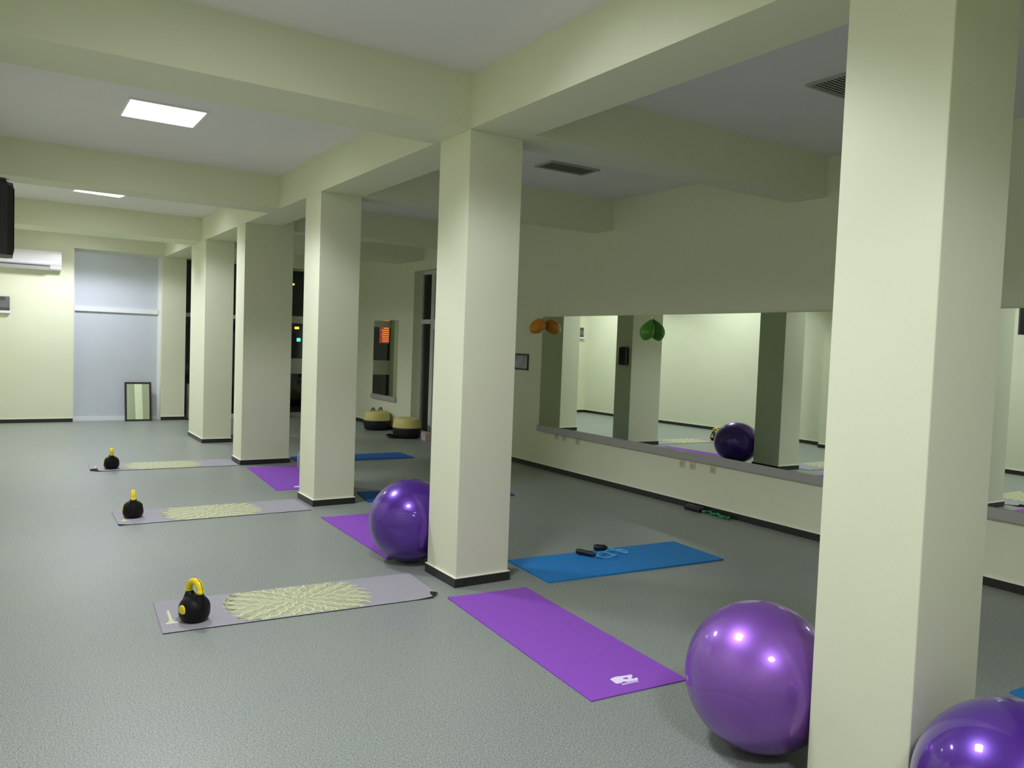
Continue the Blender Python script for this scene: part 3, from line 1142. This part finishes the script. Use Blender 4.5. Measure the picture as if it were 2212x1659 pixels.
# ---------------------------------------------------------------- things along the right wall
t = thing('resistance_band', 'green rubber resistance band lying against the skirting under the mirror', 'resistance band', (6.40, 5.80, 0), 0)
bm = bmesh.new()
tube(bm, [(.06, .17, .016), (.045, .10, .03), (.0, .04, .02), (.02, -.03, .034), (-.02, -.09, .022), (.01, -.16, .016), (.05, -.12, .012), (.055, -.02, .012), (.065, .08, .012)], .013, 10)
build('band', bm, M['green_band'], t, True)
for sy in (1, -1):
    bm = bmesh.new()
    tube(bm, [(.055, sy * .15, .018), (.0, sy * .185, .018)], .017, 10)
    build('grip', bm, M['green_band'], t, True)
o = bmesh.new()
box(o, -.05, .05, -.12, .12, 0.0005, .055, .02, 3)
o = build('fabric_pouch', o, M['black_plastic'], None, True)
o.location = (6.425, 6.12, 0)
tag(o, 'small black pouch on the floor left of the green resistance band', 'pouch')


# half-dome balance trainers: black base, yellow upper half
def trainer(label, loc, straps):
    t = thing('balance_trainer', label, 'balance trainer', loc, 0.3, 'balance trainers by the right wall')
    bm = bmesh.new()
    lathe(bm, [(0, 0), (.20, 0), (.235, .02), (.255, .09), (.262, .165), (.262, .185), (0, .185)], 40)
    build('base', bm, M['bosu_black'], t, True)
    bm = bmesh.new()
    lathe(bm, [(0, .186), (.258, .186), (.258, .20), (.252, .26), (.240, .325), (.222, .352), (.18, .364), (0, .372)], 40)
    build('dome', bm, M['bosu_yellow'], t, True)
    if straps == 'tubes':
        for dx in (-.10, .09):
            bm = bmesh.new()
            tube(bm, [(dx - .05, 0, .372), (dx - .03, 0, .415), (dx + .02, .02, .425), (dx + .05, .02, .372)], .016, 8)
            build('tube_handle', bm, M['grey_tube'], t, True)
    else:
        bm = bmesh.new()
        tube(bm, [(-.20, .06, .03), (-.27, .14, .055), (-.33, .16, .05), (-.36, .08, .03), (-.22, -.02, .02)], .022, 8)
        build('strap', bm, M['bosu_black'], t, True)
    return t


trainer('yellow-topped black balance dome under the narrow mirror, grey tubes on top', (6.225, 14.38, 0), 'tubes')
trainer('yellow-topped black balance dome in front of the glazed side door, nearer of the two', (6.225, 13.02, 0), 'straps')
o = bmesh.new()
box(o, -.06, .06, -.08, .08, 0, .14, .004, 1)
o = build('cardboard_box', o, M['pink_box'])
o.location = (6.38, 12.55, .0005)
tag(o, 'small pale pink box beside the nearer balance dome, half behind the second column', 'box')

# ---------------------------------------------------------------- lights out in the night, seen through the glass
t = thing('neon_sign', 'orange lit sign outside at night, seen in the narrow mirror', 'sign', (2.34, 24.0, 1.66))
bx('board', -.24, .24, 0, .04, 0, .56, M['sign_dark'], t)
bx('post', -.03, .03, .041, .10, -1.68, .5, M['black_plastic'], t)
rnd = random.Random(5)
for k in range(7):
    z = .05 + k * .07
    w = rnd.uniform(.12, .20)
    bm = bmesh.new()
    box(bm, -w, w * .9, -.012, -.0005, z, z + .034)
    build('tube_line', bm, M['sign_orange'], t)
bx('top_strip', -.20, .22, -.012, .03, .72, .78, M['sign_orange'], t)
bx('bracket', -.02, .02, .0, .03, .561, .719, M['black_plastic'], t)
for X, Y, Z, mk, w, h, lab in ((7.51, 24.0, 3.35, 'lamp_amber', .10, .05, 'small amber street light high outside the back window'),
                            (7.67, 24.0, 2.03, 'lamp_amber', .12, .07, 'low orange street light outside the back window'),
                            (8.32, 26.0, 1.664, 'lamp_green', .22, .11, 'green glowing light outside the back window')):
    t = thing('street_light', lab, 'street light', (X, Y, 0), group='lights outside at night')
    bm = bmesh.new()
    box(bm, -w / 2, w / 2, -.05, .05, Z - h / 2, Z + h / 2, .02, 2)
    build('lamp_head', bm, M[mk], t)
    bm = bmesh.new()
    tube(bm, [(0, .08, -.02), (0, .08, Z), (0, .04, Z)], .025, 8)
    build('pole', bm, M['black_plastic'], t)
